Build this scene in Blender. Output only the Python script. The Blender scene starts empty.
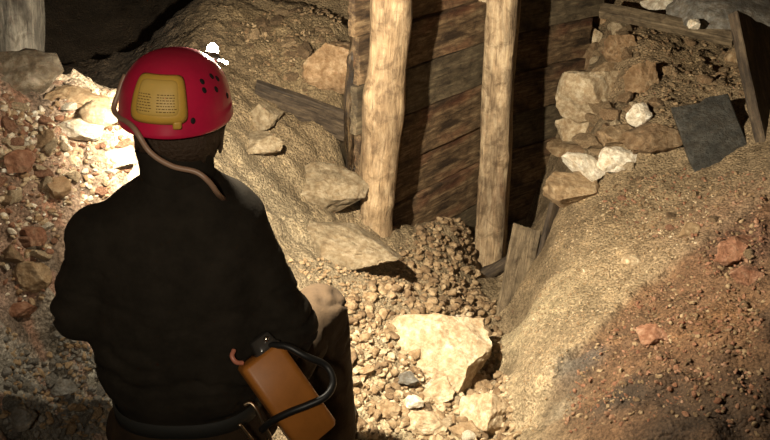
import bpy, bmesh, math, random
import numpy as np
from mathutils import Vector, Matrix, Quaternion

random.seed(7)
RNG = np.random.default_rng(11)
SC = bpy.context.scene
COL = SC.collection

# ------------------------------------------------------------------ camera
PITCH = math.radians(28.0)
FPX = 826.0
CAMZ = 2.1
CP, SP = math.cos(PITCH), math.sin(PITCH)
cam_d = bpy.data.cameras.new('camera')
cam_d.sensor_width = 36.0
cam_d.lens = FPX / 770.0 * 36.0
cam_d.clip_start = 0.05
cam = bpy.data.objects.new('camera', cam_d)
COL.objects.link(cam)
cam.location = (0, 0, CAMZ)
cam.rotation_euler = (math.radians(90) - PITCH, 0, 0)
SC.camera = cam


def ray(px, py):
    xc, yc = (px - 385) / FPX, (220 - py) / FPX
    return Vector((xc, CP + yc * SP, -SP + yc * CP))


def P(px, py, d):
    """world point seen at a pixel at view depth d (metres)"""
    return Vector((0, 0, CAMZ)) + ray(px, py) * d


def W(px, py, y):
    """world point seen at a pixel, y metres in front of the camera"""
    r = ray(px, py)
    return Vector((0, 0, CAMZ)) + r * (y / r.y)


# ------------------------------------------------------------------ noise
def _h(ix, iy, iz, s):
    n = (ix.astype(np.int64) * 374761393 + iy.astype(np.int64) * 668265263 + iz.astype(np.int64) * 2147483647 + s * 144665) & 0xffffffff
    n = ((n ^ (n >> 13)) * 1274126177) & 0xffffffff
    n = ((n ^ (n >> 15)) * 2246822519) & 0xffffffff
    return ((n ^ (n >> 16)) & 0xffffff) / float(0xffffff)


def vnoise(x, y, z, s=0):
    x, y, z = np.broadcast_arrays(np.asarray(x, float), np.asarray(y, float), np.asarray(z, float))
    ix, iy, iz = np.floor(x), np.floor(y), np.floor(z)
    fx, fy, fz = x - ix, y - iy, z - iz
    fx, fy, fz = [f * f * (3 - 2 * f) for f in (fx, fy, fz)]
    r = 0
    for dx in (0, 1):
        for dy in (0, 1):
            for dz in (0, 1):
                w = (fx if dx else 1 - fx) * (fy if dy else 1 - fy) * (fz if dz else 1 - fz)
                r = r + w * _h(ix + dx, iy + dy, iz + dz, s)
    return r * 2 - 1


def fbm(x, y, z, f, octs=4, s=0, gain=.5):
    r, a, t = 0, 1.0, 0
    for o in range(octs):
        r = r + a * vnoise(x * f + 17.3 * o, y * f + 5.1 * o, z * f + 9.7 * o, s + o)
        t += a
        a *= gain
        f *= 2.03
    return r / t


def worley(x, y, f, s=0, jit=.9):
    x, y = np.asarray(x, float) * f, np.asarray(y, float) * f
    ix, iy = np.floor(x), np.floor(y)
    d1 = np.full(x.shape, 9.0)
    d2 = np.full(x.shape, 9.0)
    idv = np.zeros(x.shape)
    for dx in (-1, 0, 1):
        for dy in (-1, 0, 1):
            cx, cy = ix + dx, iy + dy
            z0 = np.zeros_like(cx)
            px = cx + .5 + jit * (_h(cx, cy, z0, s) - .5)
            py = cy + .5 + jit * (_h(cx, cy, z0, s + 1) - .5)
            d = np.hypot(px - x, py - y)
            idn = _h(cx, cy, z0, s + 2)
            near = d < d1
            d2 = np.where(near, d1, np.minimum(d2, d))
            idv = np.where(near, idn, idv)
            d1 = np.where(near, d, d1)
    return d1, d2, idv


# ------------------------------------------------------------------ terrain shape
CTRL_PX = [
    # trench floor (pixel x, pixel y, distance)
    (400, 430, 2.2), (350, 425, 2.2), (300, 440, 2.1), (460, 435, 2.2), (505, 435, 2.2), (380, 380, 2.4), (440, 400, 2.35),
    (340, 340, 2.5), (400, 330, 2.65), (440, 345, 2.65), (470, 320, 2.9), (490, 350, 2.72), (507, 364, 2.92), (503, 385, 2.5),
    (380, 300, 2.75), (420, 290, 3.0), (450, 275, 3.3), (480, 290, 3.4), (420, 250, 3.4), (402, 243, 3.42), (450, 235, 3.68),
    (495, 310, 3.3), (487, 286, 3.80), (512, 276, 3.78), (468, 268, 3.62), (505, 325, 3.05), (520, 280, 3.35),
    # ledge at the foot of the near post
    (390, 245, 3.33), (340, 220, 3.3), (385, 225, 3.42), (300, 212, 3.15), (300, 250, 2.85), (345, 260, 2.9), (320, 290, 2.65),
    (280, 290, 2.5), (270, 240, 2.8), (240, 200, 2.9), (310, 185, 3.3), (340, 150, 3.6), (350, 200, 3.45), (260, 150, 3.3),
    (220, 140, 3.1), (200, 180, 2.6), (240, 290, 2.38),
    # dirt slope behind
    (300, 110, 3.7), (340, 100, 3.8), (250, 80, 3.7), (220, 90, 3.5), (340, 40, 4.2), (280, 30, 4.2), (230, 30, 4.0), (190, 40, 3.8),
    (300, 0, 4.6), (220, 0, 4.4), (188, 5, 4.35), (190, 85, 3.4),
    # rubble heap on the left
    (110, 380, 1.86), (115, 430, 1.72), (50, 380, 1.8), (10, 430, 1.5), (10, 350, 1.7), (50, 310, 1.88), (20, 260, 1.92), (60, 230, 2.03),
    (20, 190, 2.05), (70, 180, 2.15), (120, 170, 2.25), (130, 130, 2.4), (90, 120, 2.4), (40, 120, 2.3), (10, 90, 2.3), (60, 97, 2.5),
    (110, 102, 2.6),
    # right-hand bank
    (525, 430, 2.15), (545, 430, 2.0), (580, 430, 1.85), (540, 380, 2.2), (522, 345, 2.5), (530, 330, 2.55), (540, 290, 2.85), (555, 245, 3.08), (575, 215, 3.2),
    (600, 260, 2.75), (600, 330, 2.3), (620, 400, 1.85), (650, 300, 2.4), (650, 220, 2.9), (700, 260, 2.45), (700, 350, 1.95),
    (700, 430, 1.6), (765, 200, 2.65), (765, 300, 2.1), (765, 400, 1.65), (640, 180, 3.2), (700, 190, 2.95), (700, 140, 3.35),
    (755, 160, 3.05), (600, 180, 3.35), (600, 120, 3.75), (570, 170, 3.5), (562, 205, 3.32), (640, 80, 4.0), (610, 50, 4.3), (690, 60, 4.1),
    (680, 100, 3.7), (740, 80, 3.9), (610, 12, 4.8), (700, 20, 4.5), (770, 30, 4.3),
]
CTRL_W = [
    # under and around the kneeling miner
    (-.45, 1.7, .15), (-.2, 2.0, .17), (-.45, 1.3, .2), (-.2, 1.3, .2), (-.3, 2.25, .3), (-.6, 1.85, .22), (-.62, 1.5, .2), (.1, 1.6, .16),
    # towards the camera
    (-.9, 1.0, .8), (-.5, .8, .35), (0, .8, .35), (0, .2, .5), (.6, 1.0, .5), (1.0, .8, .7), (-1, .2, .9), (1, .2, .9),
    # the drift running off at the back left
    (-1.12, 2.95, .75), (-1.2, 3.5, .45), (-1.3, 5, .25), (-1.9, 5, .25), (-1.5, 7, .3), (-2, 8, .4), (-1.0, 8, .8), (-3.2, 5, 2.0), (-3.2, 7, 2.2),
    (-.5, 6.2, 1.9), (-1.75, 3.0, 1.6), (-2.2, 3.8, 1.2), (-1.6, 1.5, 1.6), (-1.6, 2.4, 1.6), (-2.4, 1.5, 2.6), (-2.6, 2.8, 2.6), (-1.4, .6, 1.5), (-3.2, 8.5, 2.6),
    # behind the plank wall and far right
    (-.12, 4.15, .78), (.5, 4.75, .85), (.25, 5.2, 1.5), (1.2, 5.3, 1.0), (-.3, 5.4, 1.9), (1, 6.2, 2.1), (2.4, 4.5, 1.3), (2.6, 6.2, 2.4), (3.2, 4, 2.2),
    (1.9, 3.0, 1.15), (1.8, 2.2, 1.1), (1.6, 1.4, 1.0), (2.8, 2, 2.1), (2.6, 1, 2.0), (3.2, 8.5, 3), (0, 8.5, 3), (.55, 5.0, 1.2), (.64, 3.50, -.06), (.68, 3.68, -.15), (.80, 3.92, -.15), (.98, 4.25, .1), (.60, 3.3, .0),
]
for _t, _zf in ((.10, .16), (.25, .13), (.45, .07), (.65, -.04), (.85, -.22), (1.05, -.26), (1.3, -.2)):
    for _d in (.16, -.14):
        CTRL_W.append((-.10 + .669 * _t + .743 * _d, 3.46 + .743 * _t - .669 * _d, _zf))
_c = [tuple(W(*c)) for c in CTRL_PX] + CTRL_W
CX = np.array(_c)


def _phi(r2):
    return np.sqrt(r2 + .05 ** 2)


_n = len(CX)
_A = np.zeros((_n + 3, _n + 3))
_A[:_n, :_n] = _phi((CX[:, None, 0] - CX[None, :, 0]) ** 2 + (CX[:, None, 1] - CX[None, :, 1]) ** 2) - np.eye(_n) * .01
_A[:_n, _n] = 1
_A[:_n, _n + 1:] = CX[:, :2]
_A[_n:, :_n] = _A[:_n, _n:].T
_sol = np.linalg.solve(_A, np.concatenate([CX[:, 2], [0, 0, 0]]))


def base_h(x, y):
    sh = np.shape(x)
    x, y = np.ravel(np.asarray(x, float)), np.ravel(np.asarray(y, float))
    out = np.zeros(x.shape)
    for i in range(0, len(x), 20000):
        a, b = x[i:i + 20000], y[i:i + 20000]
        k = _phi((a[:, None] - CX[None, :, 0]) ** 2 + (b[:, None] - CX[None, :, 1]) ** 2)
        out[i:i + 20000] = k @ _sol[:_n] + _sol[_n] + _sol[_n + 1] * a + _sol[_n + 2] * b
    return out.reshape(sh)


def sstep(a, b, v):
    t = np.clip((v - a) / (b - a), 0, 1)
    return t * t * (3 - 2 * t)


def bank_mask(x, y):          # 1 on the smooth right-hand bank
    return sstep(.42, .62, x) * (1 - sstep(3.1, 3.4, y))


def heap_mask(x, y):          # 1 on the rubble heap at the left
    return (1 - sstep(-.78, -.66, x)) * (1 - sstep(2.7, 3.0, y))


BE_PX = [(538, 445), (546, 405), (560, 368), (585, 340), (640, 288), (700, 243), (752, 205), (772, 190)]


def hit0(px, py):
    r = ray(px, py)
    ys = np.arange(.9, 4.6, .006)
    t = ys / r.y
    zs = CAMZ + r.z * t
    hz = base_h(r.x * t, ys)
    k = np.argmax(zs < hz)
    return r.x * t[k], ys[k]


_be = np.array([hit0(*p) for p in BE_PX])
_o = np.argsort(_be[:, 0])
_be = _be[_o]


def rust_side(x, y):         # >0 on the rusty broken side of the bank's edge, in metres
    return np.interp(x, _be[:, 0], _be[:, 1], left=0.0) - y + .075 * fbm(x, y, 0 * np.asarray(x), 5.5, 6, 91, .62)


def height(x, y):
    x, y = np.asarray(x, float), np.asarray(y, float)
    z = base_h(x, y)
    b, hp = bank_mask(x, y), heap_mask(x, y)
    wx = x + .03 * fbm(x, y, 0 * x, 6, 2, 40)
    wy = y + .03 * fbm(x, y, 0 * x, 6, 2, 50)
    z = z + .05 * fbm(wx, wy, 0 * x, 2.6, 5, 1) * (1 - .4 * b)
    # lumps of broken rock
    d1, d2, iv = worley(wx, wy, 7.5, 3)
    z = z + (.055 * hp + .018 * (1 - b) * (1 - hp)) * (np.clip(1.15 - d1 * 1.5, 0, .75) * (.3 + iv))
    d1, d2, iv = worley(wx + .3, wy, 19, 9)
    z = z + (.022 * hp + .012 * (1 - b) * (1 - hp) + .003 * b) * np.clip(1.1 - d1 * 1.5, 0, .8) * (.2 + iv)
    d1, d2, iv = worley(wx + .1, wy, 45, 19)
    rough_b = b * sstep(-.1, .3, fbm(x, y, 0 * x, 3, 3, 77))
    z = z + (.009 * hp + .006 * (1 - b) + .008 * rough_b) * np.clip(1.0 - d1 * 1.4, 0, .8) * (.2 + iv)
    z = z + .006 * fbm(x, y, 0 * x, 30, 3, 5)
    # the rusty side of the bank has broken away below the pale skin
    rs = rust_side(x, y)
    ru = b * sstep(-.01, .03, rs)
    z = z - .030 * ru * (1 - .6 * sstep(.1, .6, rs))
    rid = 1 - np.abs(fbm(wx, wy, 0 * x, 9, 4, 60)) * 2.2
    z = z + b * (.005 + .014 * ru) * rid + (.010 + .012 * ru) * b * fbm(wx, wy, 0 * x, 14, 4, 61)
    d1, d2, iv = worley(wx, wy, 24, 65)
    z = z + ru * .010 * np.clip(1.1 - d1 * 1.5, 0, .8) * iv
    z = z + hp * (.035 * (1 - np.abs(fbm(wx, wy, 0 * x, 8, 4, 66)) * 2.4) + .02 * fbm(x, y, 0 * x, 24, 4, 67))
    h_ = (1 - b) * (1 - hp)
    z = z + h_ * (.028 * (1 - np.abs(fbm(wx, wy, 0 * x, 6, 4, 68)) * 2.4) + .006 * fbm(x, y, 0 * x, 45, 3, 69))
    return z


def hit(px, py):
    r = ray(px, py)
    ys = np.concatenate([np.arange(.9, 4.6, .006), np.arange(4.6, 9, .03)])
    t = ys / r.y
    zs = CAMZ + r.z * t
    hz = height(r.x * t, ys)
    k = np.argmax(zs < hz) if (zs < hz).any() else len(ys) - 1
    return Vector((r.x * t[k], ys[k], hz[k]))


def ground(x, y):
    return float(height(np.array([x]), np.array([y]))[0])


# ------------------------------------------------------------------ mesh helpers
def new_mesh(name, verts, faces, smooth=True):
    me = bpy.data.meshes.new(name)
    me.from_pydata([tuple(v) for v in verts], [], [tuple(f) for f in faces])
    me.validate()
    if smooth:
        me.polygons.foreach_set('use_smooth', [True] * len(me.polygons))
    me.update()
    return me


def link(name, me, mat=None, parent=None, mw=None):
    o = bpy.data.objects.new(name, me)
    COL.objects.link(o)
    if mat is not None:
        me.materials.clear()
        me.materials.append(mat)
    if mw is not None:
        o.matrix_world = mw
    if parent is not None:
        o.parent = parent
        if mw is None:
            o.matrix_parent_inverse = parent.matrix_world.inverted()
        else:
            bpy.context.view_layer.update()
            o.matrix_parent_inverse = parent.matrix_world.inverted()
    return o


def empty(name, loc):
    o = bpy.data.objects.new(name, None)
    COL.objects.link(o)
    o.location = loc
    o.empty_display_size = .1
    o.matrix_world = Matrix.Translation(loc)
    return o


def tag(o, label, cat, group=None, kind=None):
    o['label'] = label
    o['category'] = cat
    if group:
        o['group'] = group
    if kind:
        o['kind'] = kind
    return o


def loft(rings, cap=True):
    n = len(rings[0])
    v = [p for r in rings for p in r]
    f = []
    for i in range(len(rings) - 1):
        for j in range(n):
            k = (j + 1) % n
            f.append((i * n + j, i * n + k, (i + 1) * n + k, (i + 1) * n + j))
    if cap:
        for i, rev in ((0, True), (len(rings) - 1, False)):
            c = sum((Vector(p) for p in rings[i]), Vector()) / n
            v.append(c)
            ci = len(v) - 1
            for j in range(n):
                k = (j + 1) % n
                f.append((ci, i * n + k, i * n + j) if rev else (ci, i * n + j, i * n + k))
    return v, f


def spline(pts, n):
    pts = [Vector(p) for p in pts]
    q = [pts[0] * 2 - pts[1]] + pts + [pts[-1] * 2 - pts[-2]]
    out = []
    for i in range(len(pts) - 1):
        a, b, c, d = q[i:i + 4]
        for k in range(n):
            t = k / n
            out.append(.5 * ((2 * b) + (c - a) * t + (2 * a - 5 * b + 4 * c - d) * t * t + (3 * b - a - 3 * c + d) * t ** 3))
    out.append(pts[-1])
    return out


def tube(pts, rad, seg=10, sm=6, cap=True, flat=1.0):
    p = spline(pts, sm) if sm > 1 else [Vector(a) for a in pts]
    m = len(p)
    rr = rad if isinstance(rad, (list, tuple)) else [rad] * 2
    up = Vector((0, 0, 1))
    t0 = (p[1] - p[0]).normalized()
    if abs(t0.dot(up)) > .9:
        up = Vector((1, 0, 0))
    u = t0.cross(up).normalized()
    rings = []
    for i in range(m):
        t = (p[min(i + 1, m - 1)] - p[max(i - 1, 0)]).normalized()
        u = (u - t * u.dot(t)).normalized()
        w = t.cross(u)
        s = i / (m - 1) * (len(rr) - 1)
        k = min(int(s), len(rr) - 2)
        r = rr[k] + (rr[k + 1] - rr[k]) * (s - k)
        rings.append([p[i] + (u * math.cos(a) + w * math.sin(a) * flat) * r for a in [2 * math.pi * j / seg for j in range(seg)]])
    return loft(rings, cap)


def join(parts):
    v, f = [], []
    for a, b in parts:
        o = len(v)
        v += list(a)
        f += [tuple(i + o for i in q) for q in b]
    return v, f


def ball(c, r, seg=14, rot=None):
    c = Vector(c)
    r = Vector((r, r, r)) if not hasattr(r, '__len__') else Vector(r)
    v, f = [], []
    n = seg
    m = seg // 2 + 1
    for i in range(1, m):
        th = math.pi * i / m
        for j in range(n):
            a = 2 * math.pi * j / n
            p = Vector((r.x * math.sin(th) * math.cos(a), r.y * math.sin(th) * math.sin(a), r.z * math.cos(th)))
            if rot is not None:
                p = rot @ p
            v.append(c + p)
    top = Vector((0, 0, r.z))
    if rot is not None:
        top = rot @ top
    v += [c + top, c - top]
    for i in range(m - 2):
        for j in range(n):
            k = (j + 1) % n
            f.append((i * n + j, (i + 1) * n + j, (i + 1) * n + k, i * n + k))
    for j in range(n):
        k = (j + 1) % n
        f.append((len(v) - 2, j, k))
        f.append((len(v) - 1, (m - 2) * n + k, (m - 2) * n + j))
    return v, f


def capsule(a, b, ra, rb, seg=14):
    a, b = Vector(a), Vector(b)
    d = (b - a).normalized()
    up = Vector((0, 0, 1)) if abs(d.z) < .9 else Vector((1, 0, 0))
    u = d.cross(up).normalized()
    w = d.cross(u)
    rings = []
    for k in range(5):
        t = math.pi / 2 * k / 5
        rings.append((a - d * ra * math.cos(t), ra * math.sin(t) + 1e-4))
    rings.append((a, ra))
    rings.append((b, rb))
    for k in range(1, 6):
        t = math.pi / 2 * k / 5
        rings.append((b + d * rb * math.sin(t), rb * math.cos(t) + 1e-4))
    return loft([[c + (u * math.cos(q) + w * math.sin(q)) * r for q in [2 * math.pi * j / seg for j in range(seg)]] for c, r in rings])


def remesh(name, parts, voxel, smooth_it=4):
    """melt overlapping closed shells into one continuous skin"""
    v, f = join(parts)
    me = new_mesh(name + '_raw', v, f)
    o = bpy.data.objects.new('tmp', me)
    COL.objects.link(o)
    m = o.modifiers.new('r', 'REMESH')
    m.mode = 'VOXEL'
    m.voxel_size = voxel
    if smooth_it:
        s = o.modifiers.new('s', 'SMOOTH')
        s.iterations = smooth_it
        s.factor = .5
    dg = bpy.context.evaluated_depsgraph_get()
    dg.update()
    out = bpy.data.meshes.new_from_object(o.evaluated_get(dg))
    out.name = name
    bpy.data.objects.remove(o)
    bpy.data.meshes.remove(me)
    out.polygons.foreach_set('use_smooth', [True] * len(out.polygons))
    return out


def coords(me):
    a = np.zeros(len(me.vertices) * 3)
    me.vertices.foreach_get('co', a)
    return a.reshape(-1, 3)


def normals(me):
    a = np.zeros(len(me.vertices) * 3)
    me.vertices.foreach_get('normal', a)
    return a.reshape(-1, 3)


def set_coords(me, c):
    me.vertices.foreach_set('co', c.ravel())
    me.update()


# ------------------------------------------------------------------ materials
def mat(name):
    m = bpy.data.materials.new(name)
    m.use_nodes = True
    nt = m.node_tree
    b = nt.nodes['Principled BSDF']
    return m, nt, b


def N(nt, typ, **kw):
    n = nt.nodes.new(typ)
    for k, v in kw.items():
        if k in n.inputs.keys() if isinstance(k, str) else False:
            n.inputs[k].default_value = v
        else:
            setattr(n, k, v)
    return n


def ramp(nt, stops):
    r = nt.nodes.new('ShaderNodeValToRGB')
    e = r.color_ramp.elements
    while len(e) < len(stops):
        e.new(.5)
    for i, (p, c) in enumerate(stops):
        e[i].position = p
        e[i].color = (*c, 1) if len(c) == 3 else c
    return r


def noise(nt, vec, scale, detail=6, rough=.6, dist=0):
    n = nt.nodes.new('ShaderNodeTexNoise')
    n.inputs['Scale'].default_value = scale
    n.inputs['Detail'].default_value = detail
    n.inputs['Roughness'].default_value = rough
    n.inputs['Distortion'].default_value = dist
    nt.links.new(vec, n.inputs['Vector'])
    return n.outputs['Fac']


def mixc(nt, fac, a, b, mode='MIX'):
    n = nt.nodes.new('ShaderNodeMix')
    n.data_type = 'RGBA'
    n.blend_type = mode
    for i, v in ((0, fac), (6, a), (7, b)):
        if hasattr(v, 'links'):
            nt.links.new(v, n.inputs[i])
        else:
            n.inputs[i].default_value = v if i == 0 else (*v, 1)
    return n.outputs[2]


def bump(nt, h, strength, dist, prev=None):
    n = nt.nodes.new('ShaderNodeBump')
    n.inputs['Strength'].default_value = strength
    n.inputs['Distance'].default_value = dist
    nt.links.new(h, n.inputs['Height'])
    if prev is not None:
        nt.links.new(prev, n.inputs['Normal'])
    return n.outputs['Normal']


def objvec(nt, scale=None):
    t = nt.nodes.new('ShaderNodeTexCoord').outputs['Object']
    if scale is None:
        return t
    m = nt.nodes.new('ShaderNodeMapping')
    m.inputs['Scale'].default_value = scale
    nt.links.new(t, m.inputs['Vector'])
    return m.outputs['Vector']


def rock_mat(name, c1, c2, c3, rough=.85, fine=1.0):
    m, nt, b = mat(name)
    v = objvec(nt)
    r = ramp(nt, [(.3, c1), (.5, c2), (.68, c3)])
    nt.links.new(noise(nt, v, 14, 8, .65, .6), r.inputs[0])
    dirt = ramp(nt, [(.42, (.55, .45, .34)), (.6, (1, 1, 1))])
    nt.links.new(noise(nt, v, 42, 6, .7), dirt.inputs[0])
    nt.links.new(mixc(nt, .75, r.outputs[0], dirt.outputs[0], 'MULTIPLY'), b.inputs['Base Color'])
    n1 = bump(nt, noise(nt, v, 30, 8, .7), .9 * fine, .02)
    n2 = bump(nt, noise(nt, v, 160, 4, .7), .7 * fine, .006, n1)
    nt.links.new(n2, b.inputs['Normal'])
    b.inputs['Roughness'].default_value = rough
    b.inputs['Specular IOR Level'].default_value = .3
    return m


M_PALE = rock_mat('pale_rock', (.36, .26, .16), (.56, .44, .29), (.70, .60, .44))
M_WHITE = rock_mat('white_quartz', (.62, .52, .38), (.82, .75, .62), (.90, .86, .76))
M_TAN = rock_mat('tan_rock', (.20, .135, .075), (.34, .24, .14), (.46, .35, .22))
M_EARTH = rock_mat('earthy_rock', (.15, .115, .07), (.23, .18, .115), (.31, .25, .17))
M_BROWN = rock_mat('brown_rock', (.12, .08, .045), (.21, .14, .08), (.30, .21, .125))
M_ORANGE = rock_mat('ochre_rock', (.20, .125, .065), (.33, .215, .12), (.44, .33, .21))
M_GREY = rock_mat('grey_rock', (.10, .095, .085), (.19, .18, .16), (.33, .31, .28))
M_RED = rock_mat('rust_rock', (.17, .07, .04), (.30, .15, .09), (.42, .28, .19))
M_SLATE = rock_mat('slate', (.02, .02, .018), (.04, .038, .033), (.08, .075, .065), .6)


def wood_mat(name, c1, c2, c3, stain=.5, wet=0, red=0):
    m, nt, b = mat(name)
    v = objvec(nt, (1, 1, .14))
    v2 = objvec(nt)
    v3 = objvec(nt, (1, 1, .35))
    r = ramp(nt, [(.3, c1), (.5, c2), (.66, c3)])
    nt.links.new(noise(nt, v, 55, 8, .65, .5), r.inputs[0])
    st = ramp(nt, [(.40, (.13, .10, .08)), (.56, (1, 1, 1))])
    nt.links.new(noise(nt, v3, 7, 6, .65, .5), st.inputs[0])
    col = mixc(nt, stain, r.outputs[0], st.outputs[0], 'MULTIPLY')
    if red:
        rr = ramp(nt, [(.52, (0, 0, 0)), (.62, (1, 1, 1))])
        nt.links.new(noise(nt, v3, 4, 3, .5), rr.inputs[0])
        mm = nt.nodes.new('ShaderNodeMath')
        mm.operation = 'MULTIPLY'
        mm.inputs[1].default_value = red
        nt.links.new(rr.outputs[0], mm.inputs[0])
        col = mixc(nt, mm.outputs[0], col, (.16, .035, .015))
    bl = ramp(nt, [(.36, (.42, .36, .30)), (.5, (.95, .92, .88)), (.66, (1.25, 1.22, 1.15))])
    nt.links.new(noise(nt, v2, 16, 7, .7, .8), bl.inputs[0])
    col = mixc(nt, .8, col, bl.outputs[0], 'MULTIPLY')
    ck = ramp(nt, [(.30, (.12, .09, .07)), (.36, (1, 1, 1))])
    nt.links.new(noise(nt, objvec(nt, (1, 1, .03)), 85, 4, .6, .2), ck.inputs[0])
    col = mixc(nt, .8, col, ck.outputs[0], 'MULTIPLY')
    nt.links.new(col, b.inputs['Base Color'])
    n1 = bump(nt, noise(nt, v, 70, 8, .7, .4), .8, .012)
    n2 = bump(nt, noise(nt, v2, 25, 5, .6), .4, .012, n1)
    nt.links.new(n2, b.inputs['Normal'])
    if wet:
        rg = ramp(nt, [(.42, (.16,) * 3), (.6, (.7,) * 3)])
        nt.links.new(noise(nt, v3, 12, 3), rg.inputs[0])
        nt.links.new(rg.outputs[0], b.inputs['Roughness'])
    else:
        b.inputs['Roughness'].default_value = .75
    b.inputs['Specular IOR Level'].default_value = .35
    return m


M_POST = wood_mat('stripped_log', (.15, .095, .05), (.31, .215, .125), (.42, .315, .20), .45)
M_POST2 = wood_mat('split_post_wood', (.17, .11, .06), (.34, .245, .15), (.47, .37, .245), .6, red=.25)
M_PLANK = wood_mat('old_plank', (.05, .03, .016), (.15, .095, .05), (.28, .20, .115), .8, red=.4)
M_PLANKG = wood_mat('damp_plank', (.05, .04, .025), (.12, .09, .055), (.19, .15, .09), .6)
M_WET = wood_mat('wet_wood', (.012, .008, .005), (.035, .022, .013), (.13, .09, .05), .9, wet=1)
M_DARKW = wood_mat('dark_timber', (.025, .018, .012), (.06, .042, .027), (.11, .08, .05), .6)
M_GREYW = wood_mat('weathered_timber', (.08, .075, .065), (.18, .165, .14), (.28, .255, .215), .6)
M_BARK = rock_mat('rough_log', (.08, .062, .045), (.19, .155, .11), (.40, .34, .26))
M_TANW = wood_mat('sawn_board', (.08, .06, .035), (.16, .12, .075), (.25, .19, .12), .4)


def terrain_mat():
    m, nt, b = mat('mine_ground')
    v = objvec(nt)
    a = nt.nodes.new('ShaderNodeVertexColor')
    a.layer_name = 'ground_colour'
    r1 = ramp(nt, [(.3, (.45, .42, .38)), (.55, (1, 1, 1)), (.72, (1.35, 1.3, 1.22))])
    nt.links.new(noise(nt, v, 9, 10, .68, .4), r1.inputs[0])
    c = mixc(nt, 1.0, a.outputs['Color'], r1.outputs[0], 'MULTIPLY')
    r2 = ramp(nt, [(.35, (.45, .42, .38)), (.55, (1, 1, 1))])
    nt.links.new(noise(nt, v, 60, 8, .7), r2.inputs[0])
    c = mixc(nt, .8, c, r2.outputs[0], 'MULTIPLY')
    r3 = ramp(nt, [(.36, (.35, .32, .28)), (.5, (.95, .94, .92)), (.62, (1.1, 1.1, 1.08)), (.72, (2.0, 1.95, 1.8))])
    nt.links.new(noise(nt, v, 125, 3, .75), r3.inputs[0])
    c = mixc(nt, .85, c, r3.outputs[0], 'MULTIPLY')
    nt.links.new(c, b.inputs['Base Color'])
    n1 = bump(nt, noise(nt, v, 26, 10, .72), .7, .02)
    vo = nt.nodes.new('ShaderNodeTexVoronoi')
    vo.inputs['Scale'].default_value = 85
    nt.links.new(v, vo.inputs['Vector'])
    inv = nt.nodes.new('ShaderNodeMath')
    inv.operation = 'SUBTRACT'
    inv.inputs[0].default_value = 1
    nt.links.new(vo.outputs['Distance'], inv.inputs[1])
    n2 = bump(nt, inv.outputs[0], .9, .010, n1)
    n3 = bump(nt, noise(nt, v, 190, 4, .7), .8, .006, n2)
    nt.links.new(n3, b.inputs['Normal'])
    rr = ramp(nt, [(.4, (.6,) * 3), (.65, (.95,) * 3)])
    nt.links.new(noise(nt, v, 5, 3), rr.inputs[0])
    nt.links.new(rr.outputs[0], b.inputs['Roughness'])
    b.inputs['Specular IOR Level'].default_value = .3
    return m


M_GROUND = terrain_mat()


def plain(name, col, rough=.6, metal=0, spec=.5, bscale=None, bstr=.3, bdist=.004, var=0, coat=0):
    m, nt, b = mat(name)
    v = objvec(nt)
    if var:
        r = ramp(nt, [(.35, tuple(c * (1 - var) for c in col)), (.65, tuple(min(1, c * (1 + var)) for c in col))])
        nt.links.new(noise(nt, v, 12, 8, .7), r.inputs[0])
        nt.links.new(r.outputs[0], b.inputs['Base Color'])
    else:
        b.inputs['Base Color'].default_value = (*col, 1)
    b.inputs['Roughness'].default_value = rough
    b.inputs['Metallic'].default_value = metal
    b.inputs['Specular IOR Level'].default_value = spec
    b.inputs['Coat Weight'].default_value = coat
    b.inputs['Coat Roughness'].default_value = .15
    if bscale:
        nt.links.new(bump(nt, noise(nt, v, bscale, 5, .6), bstr, bdist), b.inputs['Normal'])
    return m


M_JACKET = plain('black_jacket_cloth', (.021, .017, .0125), .9, 0, .12, 60, .35, .006, .3)
M_TROUSER = plain('brown_trouser_cloth', (.034, .021, .011), .9, 0, .2, 80, .4, .005, .35)
M_BELT = plain('webbing', (.02, .02, .018), .7, 0, .3, 150, .3, .003)
M_SKIN = plain('skin', (.55, .33, .23), .5, 0, .4)
M_EYE = plain('eye_white', (.7, .68, .65), .2)
M_HAIR = plain('dark_hair', (.05, .028, .015), .6, 0, .4, 120, .8, .01)
M_BOOT = plain('boot_rubber', (.03, .03, .03), .5)
M_RED_H = plain('red_helmet_shell', (.56, .014, .062), .34, 0, .5, 60, .05, .002, .12, .25)
M_YEL = plain('yellow_pouch', (.62, .37, .06), .45, 0, .5, 40, .1, .003, .1)
M_YEL2 = plain('pouch_label', (.64, .42, .10), .5, 0, .5, None, 0, 0, .06)
M_INK = plain('label_ink', (.20, .12, .03), .7)
M_BLACK = plain('black_hole', (.008, .006, .006), .8)
M_HOSE = plain('tan_hose', (.34, .21, .14), .4, 0, .5)
M_CABLE = plain('black_cable', (.012, .012, .012), .45)
M_ORANGEP = plain('orange_plastic', (.42, .155, .028), .45, 0, .45, 30, .08, .003, .12)
M_CAP = plain('dark_cap', (.05, .045, .04), .2, 0, .6)
M_METAL = plain('steel', (.7, .68, .64), .22, 1)
M_BRASS = plain('brass_wire', (.55, .42, .28), .35, 1)
M_PINK = plain('pink_ring', (.55, .20, .13), .4)
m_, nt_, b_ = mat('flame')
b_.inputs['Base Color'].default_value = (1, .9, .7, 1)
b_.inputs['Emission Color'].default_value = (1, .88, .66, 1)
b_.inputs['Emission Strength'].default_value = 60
M_FLAME_GLINT = m_

# ------------------------------------------------------------------ build the ground
def axis(lo, hi, a, b, fine, coarse):
    out = [a]
    s = fine
    while out[0] > lo:
        s = min(s * 1.08, coarse)
        out.insert(0, out[0] - s)
    while out[-1] < b:
        out.append(out[-1] + fine)
    s = fine
    while out[-1] < hi:
        s = min(s * 1.08, coarse)
        out.append(out[-1] + s)
    return np.array(out)


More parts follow.
